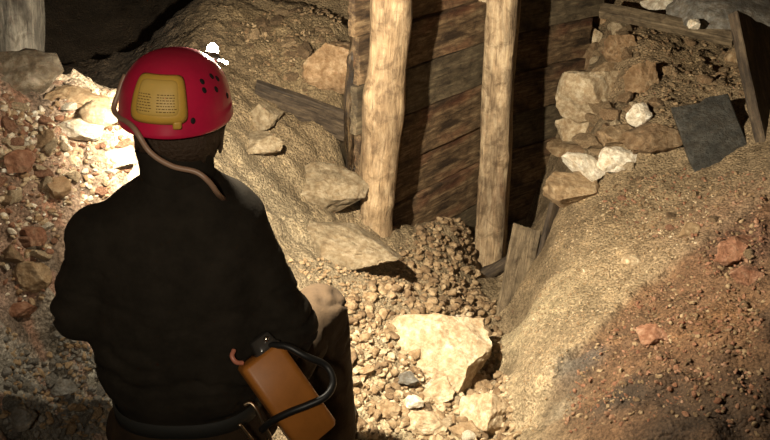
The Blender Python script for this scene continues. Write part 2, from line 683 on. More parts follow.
gx = axis(-3.2, 3.2, -1.25, 1.6, .0095, .08)
gy = axis(.1, 8.5, 1.35, 4.2, .0095, .08)
GX, GY = np.meshgrid(gx, gy)
GZ = height(GX, GY)

# earth colours (pale, rusty, dark rock); lamplight on heap and bank edge painted in
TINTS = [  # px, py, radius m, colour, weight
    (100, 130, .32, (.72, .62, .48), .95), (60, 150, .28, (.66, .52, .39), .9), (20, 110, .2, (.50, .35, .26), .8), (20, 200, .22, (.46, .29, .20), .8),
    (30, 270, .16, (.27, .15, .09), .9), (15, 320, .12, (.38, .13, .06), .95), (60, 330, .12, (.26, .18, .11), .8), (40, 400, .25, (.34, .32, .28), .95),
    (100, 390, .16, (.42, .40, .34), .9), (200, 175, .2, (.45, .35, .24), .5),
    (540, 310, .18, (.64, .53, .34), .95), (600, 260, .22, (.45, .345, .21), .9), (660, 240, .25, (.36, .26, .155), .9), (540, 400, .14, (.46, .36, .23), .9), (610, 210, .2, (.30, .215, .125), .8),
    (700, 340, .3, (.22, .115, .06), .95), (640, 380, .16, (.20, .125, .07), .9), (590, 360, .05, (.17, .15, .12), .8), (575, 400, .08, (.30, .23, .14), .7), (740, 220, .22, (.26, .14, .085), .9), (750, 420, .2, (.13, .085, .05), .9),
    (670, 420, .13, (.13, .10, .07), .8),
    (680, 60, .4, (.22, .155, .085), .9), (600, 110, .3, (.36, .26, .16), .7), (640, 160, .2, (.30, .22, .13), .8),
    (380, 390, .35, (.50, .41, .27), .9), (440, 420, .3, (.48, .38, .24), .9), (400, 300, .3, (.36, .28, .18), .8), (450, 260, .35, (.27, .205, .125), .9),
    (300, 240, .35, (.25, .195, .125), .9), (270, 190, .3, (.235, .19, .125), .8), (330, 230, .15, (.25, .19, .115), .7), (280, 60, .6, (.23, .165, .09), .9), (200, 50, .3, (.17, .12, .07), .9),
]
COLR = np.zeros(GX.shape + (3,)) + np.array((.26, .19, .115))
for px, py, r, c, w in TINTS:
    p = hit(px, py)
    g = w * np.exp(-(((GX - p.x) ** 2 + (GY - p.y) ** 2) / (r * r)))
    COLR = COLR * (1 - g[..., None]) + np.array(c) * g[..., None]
_bm = bank_mask(GX, GY)
_ru = _bm * sstep(-.05, .06, rust_side(GX, GY))
_pat = fbm(GX, GY, 0 * GX, 5, 5, 93)
_rc = np.array((.165, .088, .046)) * (1 + .5 * _pat[..., None]) + np.clip(fbm(GX, GY, 0 * GX, 11, 4, 94), 0, 1)[..., None] * np.array((.14, .08, .04))
_dk = sstep(.02, .3, fbm(GX, GY, 0 * GX, 4.2, 5, 95))[..., None]
_rc = _rc * (1 - .75 * _dk) + np.array((.045, .032, .024)) * .75 * _dk
COLR = COLR * (1 - .85 * _ru[..., None]) + _rc * .85 * _ru[..., None]
_sk = _bm * (1 - _ru) * np.exp(-np.clip(-rust_side(GX, GY), 0, 9) / .07)
COLR = COLR * (1 - .35 * _sk[..., None]) + np.array((.52, .42, .27)) * .35 * _sk[..., None]
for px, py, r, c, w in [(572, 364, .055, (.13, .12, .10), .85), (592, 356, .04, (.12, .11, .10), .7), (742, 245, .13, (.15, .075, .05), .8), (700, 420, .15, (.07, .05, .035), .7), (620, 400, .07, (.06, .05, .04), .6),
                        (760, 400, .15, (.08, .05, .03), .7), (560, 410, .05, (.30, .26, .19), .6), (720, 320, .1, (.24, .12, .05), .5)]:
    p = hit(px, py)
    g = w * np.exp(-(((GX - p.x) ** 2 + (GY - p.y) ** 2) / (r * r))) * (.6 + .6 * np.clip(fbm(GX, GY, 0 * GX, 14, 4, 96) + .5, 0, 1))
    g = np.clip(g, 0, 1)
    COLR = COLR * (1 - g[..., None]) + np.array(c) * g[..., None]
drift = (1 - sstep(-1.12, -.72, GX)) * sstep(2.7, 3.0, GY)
COLR = COLR * (1 - drift[..., None]) + np.array((.05, .035, .022)) * drift[..., None]  # shade at the back left, painted dark into the ground colour
# pale and rusty chips in the left heap, darker crevices excluded (light does that)
hpm = heap_mask(GX, GY)
_, _, ivv = worley(GX + .03 * fbm(GX, GY, 0 * GX, 6, 2, 40), GY + .03 * fbm(GX, GY, 0 * GX, 6, 2, 50), 7.5, 3)
_, _, iv2 = worley(GX, GY, 26, 31)
COLR *= (1 + hpm * ((ivv - .5) * .5 + (iv2 - .5) * .7))[..., None]
red = hpm * (iv2 > .78) * .55
COLR = COLR * (1 - red[..., None]) + np.array((.36, .15, .085)) * red[..., None]

ny, nx = GX.shape
cxm, cym = .5 * (GX[:-1, :-1] + GX[1:, 1:]), .5 * (GY[:-1, :-1] + GY[1:, 1:])
edge_r = np.interp(cym, [0, 2.1, 2.6, 3.0, 3.3, 3.6, 4.7, 8.5], [.52, .49, .50, .58, .66, .80, 1.3, 1.6])
edge_l = np.interp(cym, [0, 1.0, 1.7, 2.2, 2.7, 3.0, 8.5], [-.72, -.72, -.72, -.72, -.78, -1.05, -1.05])
region = np.zeros(cxm.shape, int)
region[cxm > edge_r] = 2
region[(cxm < edge_l)] = 1
region[(cym > 3.42) & (cxm < np.interp(cym, [3.4, 3.6, 4.9], [-.12, .05, 1.25])) & (region != 1)] = 3
region[cym > 4.9] = 3
IDX = np.arange(ny * nx).reshape(ny, nx)
ALLV = np.stack([GX, GY, GZ], -1).reshape(-1, 3)
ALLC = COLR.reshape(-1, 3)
SET = [('floor', 'gravel covered floor of the mine trench', 'floor'), ('wall_left', 'rubble wall on the left, pale and rusty broken rock', 'wall'),
       ('wall_right', 'sloping tan and rust coloured earth bank on the right', 'wall'), ('wall_back', 'brown dirt slope rising behind the posts', 'wall')]
for k, (nm, lb, ct) in enumerate(SET):
    jj, ii = np.nonzero(region == k)
    F = np.stack([IDX[jj, ii], IDX[jj, ii + 1], IDX[jj + 1, ii + 1], IDX[jj + 1, ii]], -1)
    used, invx = np.unique(F.ravel(), return_inverse=True)
    F = invx.reshape(-1, 4)
    me = bpy.data.meshes.new(nm)
    me.vertices.add(len(used))
    me.vertices.foreach_set('co', ALLV[used].ravel())
    me.loops.add(F.size)
    me.loops.foreach_set('vertex_index', F.ravel())
    me.polygons.add(len(F))
    me.polygons.foreach_set('loop_start', np.arange(0, F.size, 4))
    me.polygons.foreach_set('use_smooth', np.ones(len(F), bool))
    me.update(calc_edges=True)
    me.validate()
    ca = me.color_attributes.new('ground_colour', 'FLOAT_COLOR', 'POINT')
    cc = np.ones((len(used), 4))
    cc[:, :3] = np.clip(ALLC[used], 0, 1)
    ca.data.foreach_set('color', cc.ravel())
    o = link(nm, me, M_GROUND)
    tag(o, lb, ct, kind='structure')

# rock roof of the drift
cx_, cy_ = np.meshgrid(np.arange(-3.6, 3.7, .12), np.arange(-1.6, 8.8, .12))
cz_ = 3.0 + .25 * fbm(cx_, cy_, 0 * cx_, .9, 5, 3) - .14 * cx_ ** 2 * .5
n2, n1 = cx_.shape
vv = np.stack([cx_, cy_, cz_], -1).reshape(-1, 3)
ff = [(j * n1 + i, (j + 1) * n1 + i, (j + 1) * n1 + i + 1, j * n1 + i + 1) for j in range(n2 - 1) for i in range(n1 - 1)]
tag(link('ceiling', new_mesh('ceiling', vv.tolist(), ff), M_BROWN), 'rough brown rock roof of the mine', 'ceiling', kind='structure')


# ------------------------------------------------------------------ stones
def rock_mesh(name, size, seed, sub=3, cuts=9, flat=.62, rough=.05):
    bm = bmesh.new()
    bmesh.ops.create_icosphere(bm, subdivisions=sub, radius=1)
    me = bpy.data.meshes.new(name)
    bm.to_mesh(me)
    bm.free()
    c = coords(me)
    r = np.random.default_rng(seed)
    for k in range(cuts):
        n = r.normal(size=3)
        n /= np.linalg.norm(n)
        d = r.uniform(flat - .06, flat + .24)
        over = c @ n - d
        c = c - np.clip(over, 0, None)[:, None] * n
    nn = c / np.linalg.norm(c, axis=1)[:, None]
    c = c + nn * (rough * (fbm(c[:, 0], c[:, 1], c[:, 2], 3.2, 5, seed % 97, .62) + .6 * np.round(2.5 * fbm(c[:, 0], c[:, 1], c[:, 2], 1.7, 2, seed % 89)) / 2.5))[:, None]
    c = c / np.abs(c).max(axis=0)
    c = c * (np.array(size) / 2)
    set_coords(me, c)
    me.polygons.foreach_set('use_smooth', [sub >= 3] * len(me.polygons))
    if sub >= 3:
        me.set_sharp_from_angle(angle=math.radians(32))
    return me


ROCK_N = [0]


def rock(name, px, py, wpx, hpx, material, label, cat='rock', depth=.8, yaw=None, tilt=(0, 0), sub=5, cuts=13, flat=.56, rough=.10, up=.24, group=None, dist=None):
    """a stone whose silhouette is about wpx x hpx when seen from the camera, resting on the ground"""
    ROCK_N[0] += 1
    s = ROCK_N[0] * 13 + 5
    g = hit(px, py + hpx * .18) if dist is None else W(px, py, dist)
    D = g.y * CP + (CAMZ - g.z) * SP
    w = wpx / FPX * D
    h = hpx / FPX * D
    dy = depth * w
    # seen from above the height is foreshortened and the depth adds to it
    hz = max(.35 * w, min((h - .4 * dy * SP) / CP, 1.5 * w)) if h > .4 * dy * SP else .35 * w
    me = rock_mesh(name, (w, dy, hz), s, sub, cuts, flat, rough)
    o = link(name, me, material)
    o.location = (g.x, g.y + .12 * dy, g.z + (hz * up if dist is None else 0))
    o.rotation_euler = (math.radians(tilt[0]), math.radians(tilt[1]), math.radians(yaw if yaw is not None else random.uniform(-18, 18)))
    tag(o, label, cat, group)
    return o


# trench floor
rock('boulder', 447, 355, 126, 72, M_PALE, 'large pale pointed boulder on the gravel floor, the biggest there', yaw=-12, flat=.5, depth=.75)
rock('stone', 406, 381, 28, 22, M_GREY, 'dark grey stone at the lower left foot of the big pale boulder')
rock('stone', 440, 395, 44, 30, M_PALE, 'pale stone just below the big pale boulder')
rock('stone', 480, 385, 34, 16, M_TAN, 'thin flat tan shard lying below the big pale boulder', yaw=-30, tilt=(0, 22))
rock('stone', 490, 415, 62, 50, M_PALE, 'big pale rock at the bottom edge beside the right bank')
rock('stone', 425, 425, 46, 26, M_PALE, 'broad pale stone at the bottom edge of the gravel')
rock('stone', 388, 412, 26, 18, M_TAN, 'tan stone half buried in the bright gravel at the bottom')
rock('stone', 468, 432, 36, 22, M_TAN, 'tan stone wedged against the big pale rock at the bottom edge')
rock('stone', 412, 405, 24, 18, M_WHITE, 'small white stone below the dark grey stone')
rock('stone', 366, 372, 22, 14, M_TAN, 'tan stone on the gravel right of the raised knee')
rock('stone', 430, 308, 20, 13, M_TAN, 'tan stone on the gravel above the big pale boulder')
# ledge
rock('rock_ledge', 338, 240, 134, 70, M_EARTH, 'long flat tan ledge rock at the foot of the near post', depth=.6, yaw=-22, flat=.55, up=.03)
rock('rock_slab', 318, 186, 104, 62, M_EARTH, 'smooth tan slab of rock left of the wet pole foot', depth=.7, yaw=8, up=.0)
rock('stone', 264, 122, 38, 32, M_EARTH, 'rounded brown stone just under the left end of the edge-on plank', up=.35)
rock('stone', 262, 146, 66, 32, M_EARTH, 'low brown slab of rock under the rounded stone', up=.2)
# slope behind
rock('boulder', 334, 74, 66, 62, M_ORANGE, 'ochre boulder on the slope behind the wet pole', flat=.55)
# stacked stones right of the planks
rock('boulder', 593, 102, 76, 66, M_PALE, 'largest pale block in the stacked stones right of the planks', flat=.55, yaw=5)
rock('boulder', 643, 84, 46, 44, M_ORANGE, 'orange-brown squarish block on top of the dirt right of the stack', flat=.52)
rock('stone', 640, 118, 34, 28, M_WHITE, 'bright white stone below the orange-brown block')
rock('stone', 620, 52, 34, 42, M_ORANGE, 'upright ochre stone above the largest pale block')
rock('stone', 590, 40, 34, 30, M_PALE, 'pale grey stone at the top of the stack beside the plank end')
rock('stone', 602, 20, 18, 20, M_ORANGE, 'small ochre stone topmost in the stack beside the planks')
rock('stone', 586, 60, 40, 32, M_BROWN, 'brown stone between the pale grey stone and the largest pale block')
rock('stone', 606, 74, 36, 24, M_TAN, 'tan stone resting on the largest pale block')
rock('stone', 580, 130, 56, 36, M_PALE, 'pale stone under the left side of the largest pale block')
rock('stone', 618, 138, 56, 32, M_TAN, 'tan stone under the right side of the largest pale block')
rock('stone', 570, 153, 60, 26, M_TAN, 'flat tan stone jutting left in the middle of the stack', tilt=(0, -6))
rock('stone', 618, 162, 46, 28, M_WHITE, 'white stone low in the stack above the bank top')
rock('stone', 590, 172, 60, 32, M_WHITE, 'long whitish stone at the lower left of the stack', tilt=(0, 14))
rock('stone', 568, 195, 66, 46, M_TAN, 'bottom tan stone of the stack overhanging the leaning boards')
rock('rock_slab', 648, 142, 70, 44, M_BROWN, 'flat brown slab right of the stack below the white stone', up=.12)
rock('stone', 733, 62, 26, 24, M_TAN, 'tan stone beside the lit edge of the upright timber')
rock('stone', 668, 72, 16, 14, M_TAN, 'small tan stone just right of the orange-brown block')
rock('stone', 655, 104, 18, 12, M_BROWN, 'small brown stone under the right corner of the orange-brown block')
# lumps in the rusty side of the bank
rock('rock_lump', 738, 246, 52, 40, M_RED, 'dark rusty lump jutting from the upper right bank near the right edge', up=.05)
rock('rock_lump', 748, 275, 40, 26, M_RED, 'rusty lump below the dark rusty one at the right edge', up=.05)
rock('rock_lump', 655, 335, 40, 24, M_RED, 'low reddish lump in the middle of the rusty bank', up=.0)
rock('stone', 690, 232, 26, 18, M_TAN, 'pale tan stone on the crest of the bank just above the rusty part', up=.1)
rock('stone', 632, 262, 24, 14, M_PALE, 'pale stone half sunk in the sandy part of the bank', up=.05)
# left heap
rock('stone', 80, 132, 54, 26, M_WHITE, 'brightest white stone in the left rubble heap')
rock('rock_slab', 74, 98, 62, 30, M_TAN, 'flat tan slab at the crest of the left heap beside the log end', tilt=(0, 14))
rock('stone', 108, 118, 56, 36, M_PALE, 'pale block on the left heap close behind the helmet')
rock('stone', 118, 160, 40, 26, M_WHITE, 'white block on the left heap beside the collar')
rock('stone', 55, 190, 34, 28, M_ORANGE, 'ochre stone in the middle of the left heap')
rock('stone', 20, 170, 34, 30, M_RED, 'rusty stone at the left edge of the heap')
rock('stone', 32, 240, 30, 26, M_RED, 'reddish stone on the left heap level with the elbow')
rock('stone', 12, 262, 26, 24, M_BROWN, 'brown stone at the left edge below the reddish stone')
rock('stone', 20, 312, 34, 24, M_RED, 'orange-red stained stone at the left edge of the heap')
rock('boulder', 36, 280, 36, 40, M_TAN, 'tan block in the left heap beside the jacket elbow')
rock('stone', 62, 390, 40, 24, M_GREY, 'grey stone low in the left heap near the bottom')
rock('stone', 20, 424, 44, 26, M_GREY, 'dark grey stone in the bottom left corner')


# medium stones: each its own thing, told apart by nothing but where they lie
def poly_sample(poly_px, n, rng):
    pts = [hit(*p) for p in poly_px]
    xs, ys = np.array([p.x for p in pts]), np.array([p.y for p in pts])
    out = []
    while len(out) < n:
        x, y = rng.uniform(xs.min(), xs.max()), rng.uniform(ys.min(), ys.max())
        ins = False
        j = len(xs) - 1
        for i in range(len(xs)):
            if (ys[i] > y) != (ys[j] > y) and x < (xs[j] - xs[i]) * (y - ys[i]) / (ys[j] - ys[i]) + xs[i]:
                ins = not ins
            j = i
        if ins:
            out.append((x, y))
    return np.array(out)


PLY_TRENCH = [(345, 300), (395, 268), (400, 245), (470, 222), (478, 285), (500, 315), (500, 350), (505, 390), (525, 438), (325, 438), (335, 390)]
PLY_FRONT = [(350, 330), (420, 310), (490, 330), (520, 438), (325, 438), (335, 390)]
PLY_SLOPE = [(230, 20), (340, 10), (345, 100), (300, 100), (250, 80)]
PLY_BANKTOP = [(610, 60), (640, 25), (740, 40), (745, 100), (690, 110), (660, 150), (630, 150)]
PLY_HEAP = [(5, 95), (60, 100), (130, 110), (130, 180), (60, 220), (45, 300), (5, 300)]
PLY_HEAPLOW = [(5, 330), (55, 320), (108, 385), (112, 436), (5, 436)]
PLY_BANKEDGE = [(600, 190), (700, 165), (765, 170), (765, 330), (700, 250), (620, 235)]
PLY_LEDGE = [(290, 262), (345, 262), (380, 262), (380, 300), (350, 315), (330, 300)]

_KM = {}


def scatter_things(name, poly, n, smin, smax, mats, label, cat, group, seed, lift=.06):
    rng = np.random.default_rng(seed)
    xy = poly_sample(poly, n, rng)
    zz = height(xy[:, 0], xy[:, 1])
    for k in range(n):
        mt = mats[int(rng.integers(len(mats)))]
        key = (mt.name, k % 5)
        if key not in _KM:
            _KM[key] = rock_mesh('stone', (1, rng.uniform(.6, .9), rng.uniform(.45, .75)), seed * 7 + k, 4, 12, .5, .11)
            _KM[key].materials.append(mt)
        o = bpy.data.objects.new(name, _KM[key])
        COL.objects.link(o)
        s = smin + (smax - smin) * rng.random() ** 2
        o.scale = (s, s, s)
        o.location = (xy[k, 0], xy[k, 1], zz[k] + s * lift)
        o.rotation_euler = (rng.normal(0, .3), rng.normal(0, .3), rng.uniform(0, 6.28))
        tag(o, label, cat, group)


scatter_things('loose_stone', PLY_FRONT, 46, .03, .085, [M_PALE, M_PALE, M_TAN, M_WHITE], 'loose angular pale stone lying in the bright gravel around the big boulder', 'stone', 'loose stones in the near gravel', 3)
scatter_things('loose_stone', PLY_TRENCH, 40, .03, .075, [M_TAN, M_BROWN], 'loose brownish stone in the trench rubble between the two posts', 'stone', 'loose stones in the trench rubble', 4)
scatter_things('loose_stone', PLY_SLOPE, 44, .03, .11, [M_BROWN, M_TAN, M_BROWN], 'small brown stone loose on the dirt slope behind the plank', 'stone', 'stones on the back slope', 5)
scatter_things('loose_stone', PLY_BANKTOP, 44, .03, .09, [M_BROWN, M_TAN, M_ORANGE], 'small brown stone loose in the dirt above the right bank', 'stone', 'stones in the dirt above the right bank', 6)
scatter_things('loose_stone', PLY_HEAP, 60, .025, .085, [M_PALE, M_PALE, M_RED, M_ORANGE, M_WHITE], 'small pale or rusty chunk in the lit part of the left rubble heap', 'stone', 'chunks in the left heap', 8)
scatter_things('loose_stone', PLY_HEAPLOW, 36, .025, .06, [M_GREY, M_TAN, M_GREY], 'small grey chunk in the lower part of the left heap', 'stone', 'grey chunks low in the left heap', 9)
scatter_things('loose_stone', PLY_BANKEDGE, 30, .02, .055, [M_RED, M_TAN, M_BROWN], 'small rusty stone stuck in the upper right bank', 'stone', 'stones stuck in the right bank', 10)


def gravel(name, specs, label, seed):
    """uncountable small stones melted into one heap object per colour"""
    rng = np.random.default_rng(seed)
    shapes = []
    for k in range(10):
        me = rock_mesh('g', (1, rng.uniform(.55, .9), rng.uniform(.4, .7)), seed + 31 * k, 2, 8, .5, .0)
        fa = np.zeros(len(me.polygons) * 3, int)
        me.polygons.foreach_get('vertices', fa)
        shapes.append((coords(me), fa.reshape(-1, 3)))
        bpy.data.meshes.remove(me)
    V, F, MI, off = [], [], [], 0
    mats = []
    for poly, n, smin, smax, ms in specs:
        xy = poly_sample(poly, n, rng)
        zz = height(xy[:, 0], xy[:, 1])
        for k in range(n):
            c, f = shapes[int(rng.integers(10))]
            s = smin + (smax - smin) * rng.random() ** 2.2
            e = Matrix.Rotation(rng.uniform(0, 6.28), 3, 'Z') @ Matrix.Rotation(rng.normal(0, .45), 3, 'X') @ Matrix.Rotation(rng.normal(0, .45), 3, 'Y')
            V.append(c @ np.array(e).T * s + np.array((xy[k, 0], xy[k, 1], zz[k] + s * .14)))
            F.append(f + off)
            off += len(c)
            m = ms[int(rng.integers(len(ms)))]
            if m not in mats:
                mats.append(m)
            MI.append(np.full(len(f), mats.index(m)))
    V, F, MI = np.concatenate(V), np.concatenate(F), np.concatenate(MI)
    me = bpy.data.meshes.new(name)
    me.vertices.add(len(V))
    me.vertices.foreach_set('co', V.ravel())
    me.loops.add(F.size)
    me.loops.foreach_set('vertex_index', F.ravel())
    me.polygons.add(len(F))
    me.polygons.foreach_set('loop_start', np.arange(0, F.size, 3))
    for m in mats:
        me.materials.append(m)
    me.polygons.foreach_set('material_index', MI)
    me.update(calc_edges=True)
    me.validate()
    o = bpy.data.objects.new(name, me)
    COL.objects.link(o)
    tag(o, label, 'gravel', kind='stuff')


PLY_STACK = [(572, 185), (580, 150), (585, 85), (596, 40), (622, 25), (640, 100), (636, 165), (600, 195)]
scatter_things('wedge_stone', PLY_STACK, 44, .07, .17, [M_PALE, M_TAN, M_TAN, M_ORANGE], 'smaller stone wedged between the blocks of the stack beside the planks', 'stone', 'wedge stones in the stack', 12, .22)
PLY_SKIN = [(520, 330), (545, 275), (565, 220), (640, 190), (720, 190), (700, 240), (640, 285), (585, 338), (560, 368), (545, 405), (535, 438), (522, 430)]
PLY_RUST = [(565, 400), (590, 345), (650, 290), (720, 240), (765, 210), (765, 438), (560, 438)]
gravel('rubble', [(PLY_SKIN, 2600, .003, .016, [M_PALE, M_TAN, M_TAN]), (PLY_RUST, 1800, .004, .024, [M_RED, M_BROWN, M_RED, M_TAN])], 'gritty crumbs sticking to the sandy and rusty face of the bank', 25)
gravel('gravel', [(PLY_TRENCH, 1900, .012, .06, [M_TAN, M_BROWN, M_TAN]), (PLY_FRONT, 2200, .007, .042, [M_PALE, M_TAN, M_PALE]), (PLY_LEDGE, 320, .008, .03, [M_TAN])],
       'loose tan gravel covering the trench floor between the miner and the posts', 21)
gravel('rubble', [(PLY_HEAP, 1500, .006, .032, [M_PALE, M_PALE, M_ORANGE, M_RED, M_WHITE]), (PLY_HEAPLOW, 1100, .006, .03, [M_GREY, M_GREY, M_TAN])], 'fine broken rubble spilling over the left heap', 22)
gravel('rubble', [(PLY_BANKTOP, 700, .008, .035, [M_BROWN, M_TAN]), (PLY_BANKEDGE, 800, .005, .025, [M_RED, M_BROWN, M_TAN])], 'fine dirt crumbs over the top of the right bank', 23)
gravel('rubble', [(PLY_SLOPE, 500, .008, .035, [M_BROWN, M_TAN])], 'fine brown debris on the dirt slope behind the plank', 24)


# ------------------------------------------------------------------ timber
def frame(origin, z, y):
    z = Vector(z).normalized()
    y = Vector(y)
    y = (y - z * y.dot(z)).normalized()
    x = y.cross(z)
    m = Matrix((x, y, z)).transposed().to_4x4()
    m.translation = Vector(origin)
    return m


def log(name, a, b, rads, mat_, bend=(), seed=0, seg=28, knots=0, parent=None, square=0.0, aspect=1.0, rnoise=.10, ydir=(0, -1, 0)):
    a, b = Vector(a), Vector(b)
    L = (b - a).length
    n = max(12, int(L / .022))
    r_ = np.random.default_rng(seed)
    kn = [(r_.uniform(.1, .9) * L, r_.uniform(0, 6.28), r_.uniform(.012, .022)) for _ in range(knots)]
    rings = []
    bend = list(bend) or [(0, 0)]
    for i in range(n + 1):
        t = i / n
        s = t * (len(rads) - 1)
        k = min(int(s), len(rads) - 2)
        q = s - k
        q = q * q * (3 - 2 * q)
        r = rads[k] + (rads[k + 1] - rads[k]) * q
        s2 = t * (len(bend) - 1)
        if len(bend) > 1:
            k2 = min(int(s2), len(bend) - 2)
            q = s2 - k2
            q = q * q * (3 - 2 * q)
            bx = bend[k2][0] + (bend[k2 + 1][0] - bend[k2][0]) * q
            by = bend[k2][1] + (bend[k2 + 1][1] - bend[k2][1]) * q
        else:
            bx, by = bend[0]
        ring = []
        for j in range(seg):
            an = 2 * math.pi * j / seg
            cx, cy = math.cos(an), math.sin(an)
            e = 1 / max(abs(cx), abs(cy))
            rr = r * (1 + square * (min(e, 1.22) - 1))
            rr *= 1 + rnoise * float(fbm(cx * .8 + seed, cy * .8, t * L * 3.0, 1.6, 4, seed))
            rr += .004 * float(vnoise(cx * 6, cy * 6, t * L * 9, seed + 5))
            for kz, ka, kr in kn:
                d = ((t * L - kz) / .05) ** 2 + ((((an - ka + math.pi) % (2 * math.pi)) - math.pi) / .5) ** 2
                rr += kr * math.exp(-d * 1.5)
            ring.append(Vector((bx + cx * rr, by + cy * rr * aspect, t * L)))
        rings.append(ring)
    # bevel the ends
    for idx, dz in ((0, -.006), (-1, .006)):
        c = sum(rings[idx], Vector()) / seg
        extra = [c + (p - c) * .86 + Vector((0, 0, dz)) for p in rings[idx]]
        rings.insert(0, extra) if idx == 0 else rings.append(extra)
    v, f = loft(rings)
    return link(name, new_mesh(name, v, f), mat_, parent, frame(a, b - a, ydir))


def board(name, a, b, wdir, width, thick, mat_, parent=None, seed=0, wear=.006, warp=.006):
    """sawn board from a to b (centre line); its face spans wdir"""
    a, b = Vector(a), Vector(b)
    L = (b - a).length
    z = (b - a).normalized()
    wd = Vector(wdir)
    wd = (wd - z * wd.dot(z)).normalized()
    ydir = z.cross(wd)
    n = max(8, int(L / .03))
    hw, ht, bv = width / 2, thick / 2, min(.004, thick * .2)
    prof = []
    for k in range(9):
        prof.append((-hw + bv + (2 * hw - 2 * bv) * k / 8, -ht))
    prof += [(hw, -ht + bv), (hw, ht - bv)]
    for k in range(9):
        prof.append((hw - bv - (2 * hw - 2 * bv) * k / 8, ht))
    prof += [(-hw, ht - bv), (-hw, -ht + bv)]
    rings = []
    for i in range(n + 1):
        t = i / n
        ring = []
        for (x, y) in prof:
            wv = warp * float(vnoise(x * 8, t * L * 2.5, seed, seed))
            ex = wear * float(fbm(np.array(t * L), np.array(x * 3 + seed), np.array(0.), 9, 3, seed)) * (abs(x) / hw) ** 3 * (1 if x > 0 else -1)
            ez = 0
            if i in (0, n):
                ez = .010 * float(vnoise(x * 40, seed, y * 10, seed + 2)) * (1 if i else -1)
            ring.append(Vector((x + ex, y + wv + .0015 * float(vnoise(x * 60, t * L * 12, y, seed + 4)), t * L + ez)))
        rings.append(ring)
    v, f = loft(rings)
    me = new_mesh(name, v, f)
    me.set_sharp_from_angle(angle=math.radians(35))
    return link(name, me, mat_, parent, frame(a, z, ydir))


# plank wall: recedes to the right at 42 degrees
WD = Vector((math.sin(math.radians(42)), math.cos(math.radians(42)), 0))
WN = Vector((WD.y, -WD.x, 0))       # faces camera and lamp side (right-forward normal flipped below)
if WN.y > 0:
    WN = -WN
W0 = Vector((-.10, 3.46, 0))
pw = empty('plank_lining', W0 + Vector((.5, .5, -.1)))
tag(pw, 'wall of dark horizontal planks behind the two upright posts', 'plank wall')
zb = -.22
PM = [M_PLANKG, M_PLANK, M_PLANK, M_PLANK, M_PLANKG, M_PLANK, M_PLANK, M_PLANKG]
for k in range(8):
    h = [.24, .24, .21, .23, .22, .21, .22, .22][k]
    zc = zb + h / 2
    zb += h + .004
    off = [0, .012, -.004, .01, 0, .008, -.006, .004][k]
    a = W0 + WD * (-.06 + [.02, 0, .03, .01, .0, .02, 0, .01][k]) + WN * off
    b = W0 + WD * 1.0 + WN * off
    a.z = zc
    b.z = zc
    board('board', a, b, (0, 0, 1), h, .038, PM[k], pw, 100 + k, .006, .008)
    # the second length of the lining turns a little more across the drift
    a2 = b + WD * .012
    b2 = a2 + Vector((.82, .57, 0)) * (.70 + [0, .05, -.04, .02, 0, .05, .02, 0][k])
    board('board', a2, b2, (0, 0, 1), h, .038, [M_PLANK, M_PLANK, M_PLANKG][k % 3], pw, 200 + k, .006, .008)

post_base = W(376, 240, 3.36)
log('log_post', W(375, 246, 3.38), W(392.5, -45, 3.42), [.080, .078, .085, .092, .082, .088, .086], M_POST, [(0, 0), (.006, 0), (.0, 0), (-.008, 0), (0, 0)], 3, 30, 4)
tag(bpy.data.objects['log_post'], 'thick pale round log post standing nearest, in front of the planks', 'post')
log('split_post', W(487, 292, 3.84), W(507, -50, 3.97), [.080, .078, .074, .074, .076, .074], M_POST2, [(0, 0), (-.006, 0), (.004, 0), (0, 0)], 8, 30, 3, square=.85, aspect=1.15, rnoise=.06, ydir=(-.35, -1, 0))
tag(bpy.data.objects['split_post'], 'pale split timber post standing to the right against the planks', 'post')
log('wet_pole', W(349, 216, 3.50), W(367, -45, 3.54), [.046, .042, .05, .046, .044, .046], M_WET, [(0, 0), (-.01, 0), (.012, 0), (.0, 0), (0, 0)], 12, 22, 5, rnoise=.16)
tag(bpy.data.objects['wet_pole'], 'thin dark wet pole close behind the left side of the thick log post', 'pole')

tag(board('plank', W(254, 94, 3.60), W(356, 130, 3.60), (0, -.25, 1), .155, .035, M_DARKW, None, 31, .005), 'dark plank set on edge in the dirt slope, meeting the wet pole', 'plank')
tag(board('plank', W(510, 316, 3.10), W(527, 228, 3.30), (1, .35, .1), .135, .022, M_TANW, None, 32, .003), 'tan board leaning beside the foot of the split post', 'board')
tag(board('plank', W(538, 285, 3.16), W(556, 205, 3.36), (1, .9, .05), .085, .025, M_DARKW, None, 33, .003), 'narrow dark board leaning under the stacked stones', 'board')
tag(log('stick', W(466, 290, 3.62), W(517, 255, 3.60), [.026, .03, .026], M_DARKW, [(0, 0), (.006, .004), (0, 0)], 19, 14, 1, rnoise=.15), 'dark stick lying across the foot of the split post', 'stick')

# right-hand timber and slab
n_t = Vector((.75, -.66, 0))
tag(board('timber', W(768, 168, 3.06) + Vector((.66, .75, 0)) * .16, W(738, 30, 3.5) + Vector((.66, .75, 0)) * .16, (.66, .75, 0), .32, .045, M_DARKW, None, 41, .004), 'dark upright timber with a thin lit left edge at the right border', 'timber')
pa, pb = W(686, 142, 3.34), W(735, 124, 3.34)
t_ = board('slab', (W(697, 176, 3.12) + W(750, 157, 3.12)) / 2, (W(675, 112, 3.40) + W(724, 95, 3.40)) / 2, W(735, 124, 3.3) - W(686, 142, 3.3), .235, .035, M_SLATE, None, 42, .004)
t_.name = 'slate_slab'
tag(t_, 'dark flat slab leaning on the dirt above the right bank', 'slab')
tag(board('timber', W(602, 10, 4.45), W(735, 38, 4.05), (0, .9, .5), .075, .05, M_TANW, None, 43, .006), 'brown timber edge running along the top right of the dirt', 'beam')
t_ = link('slate_ledge', rock_mesh('slate_ledge', (.95, .55, .22), 501, 4, 8, .6, .09), M_GREY)
t_.location = W(742, 18, 4.25)
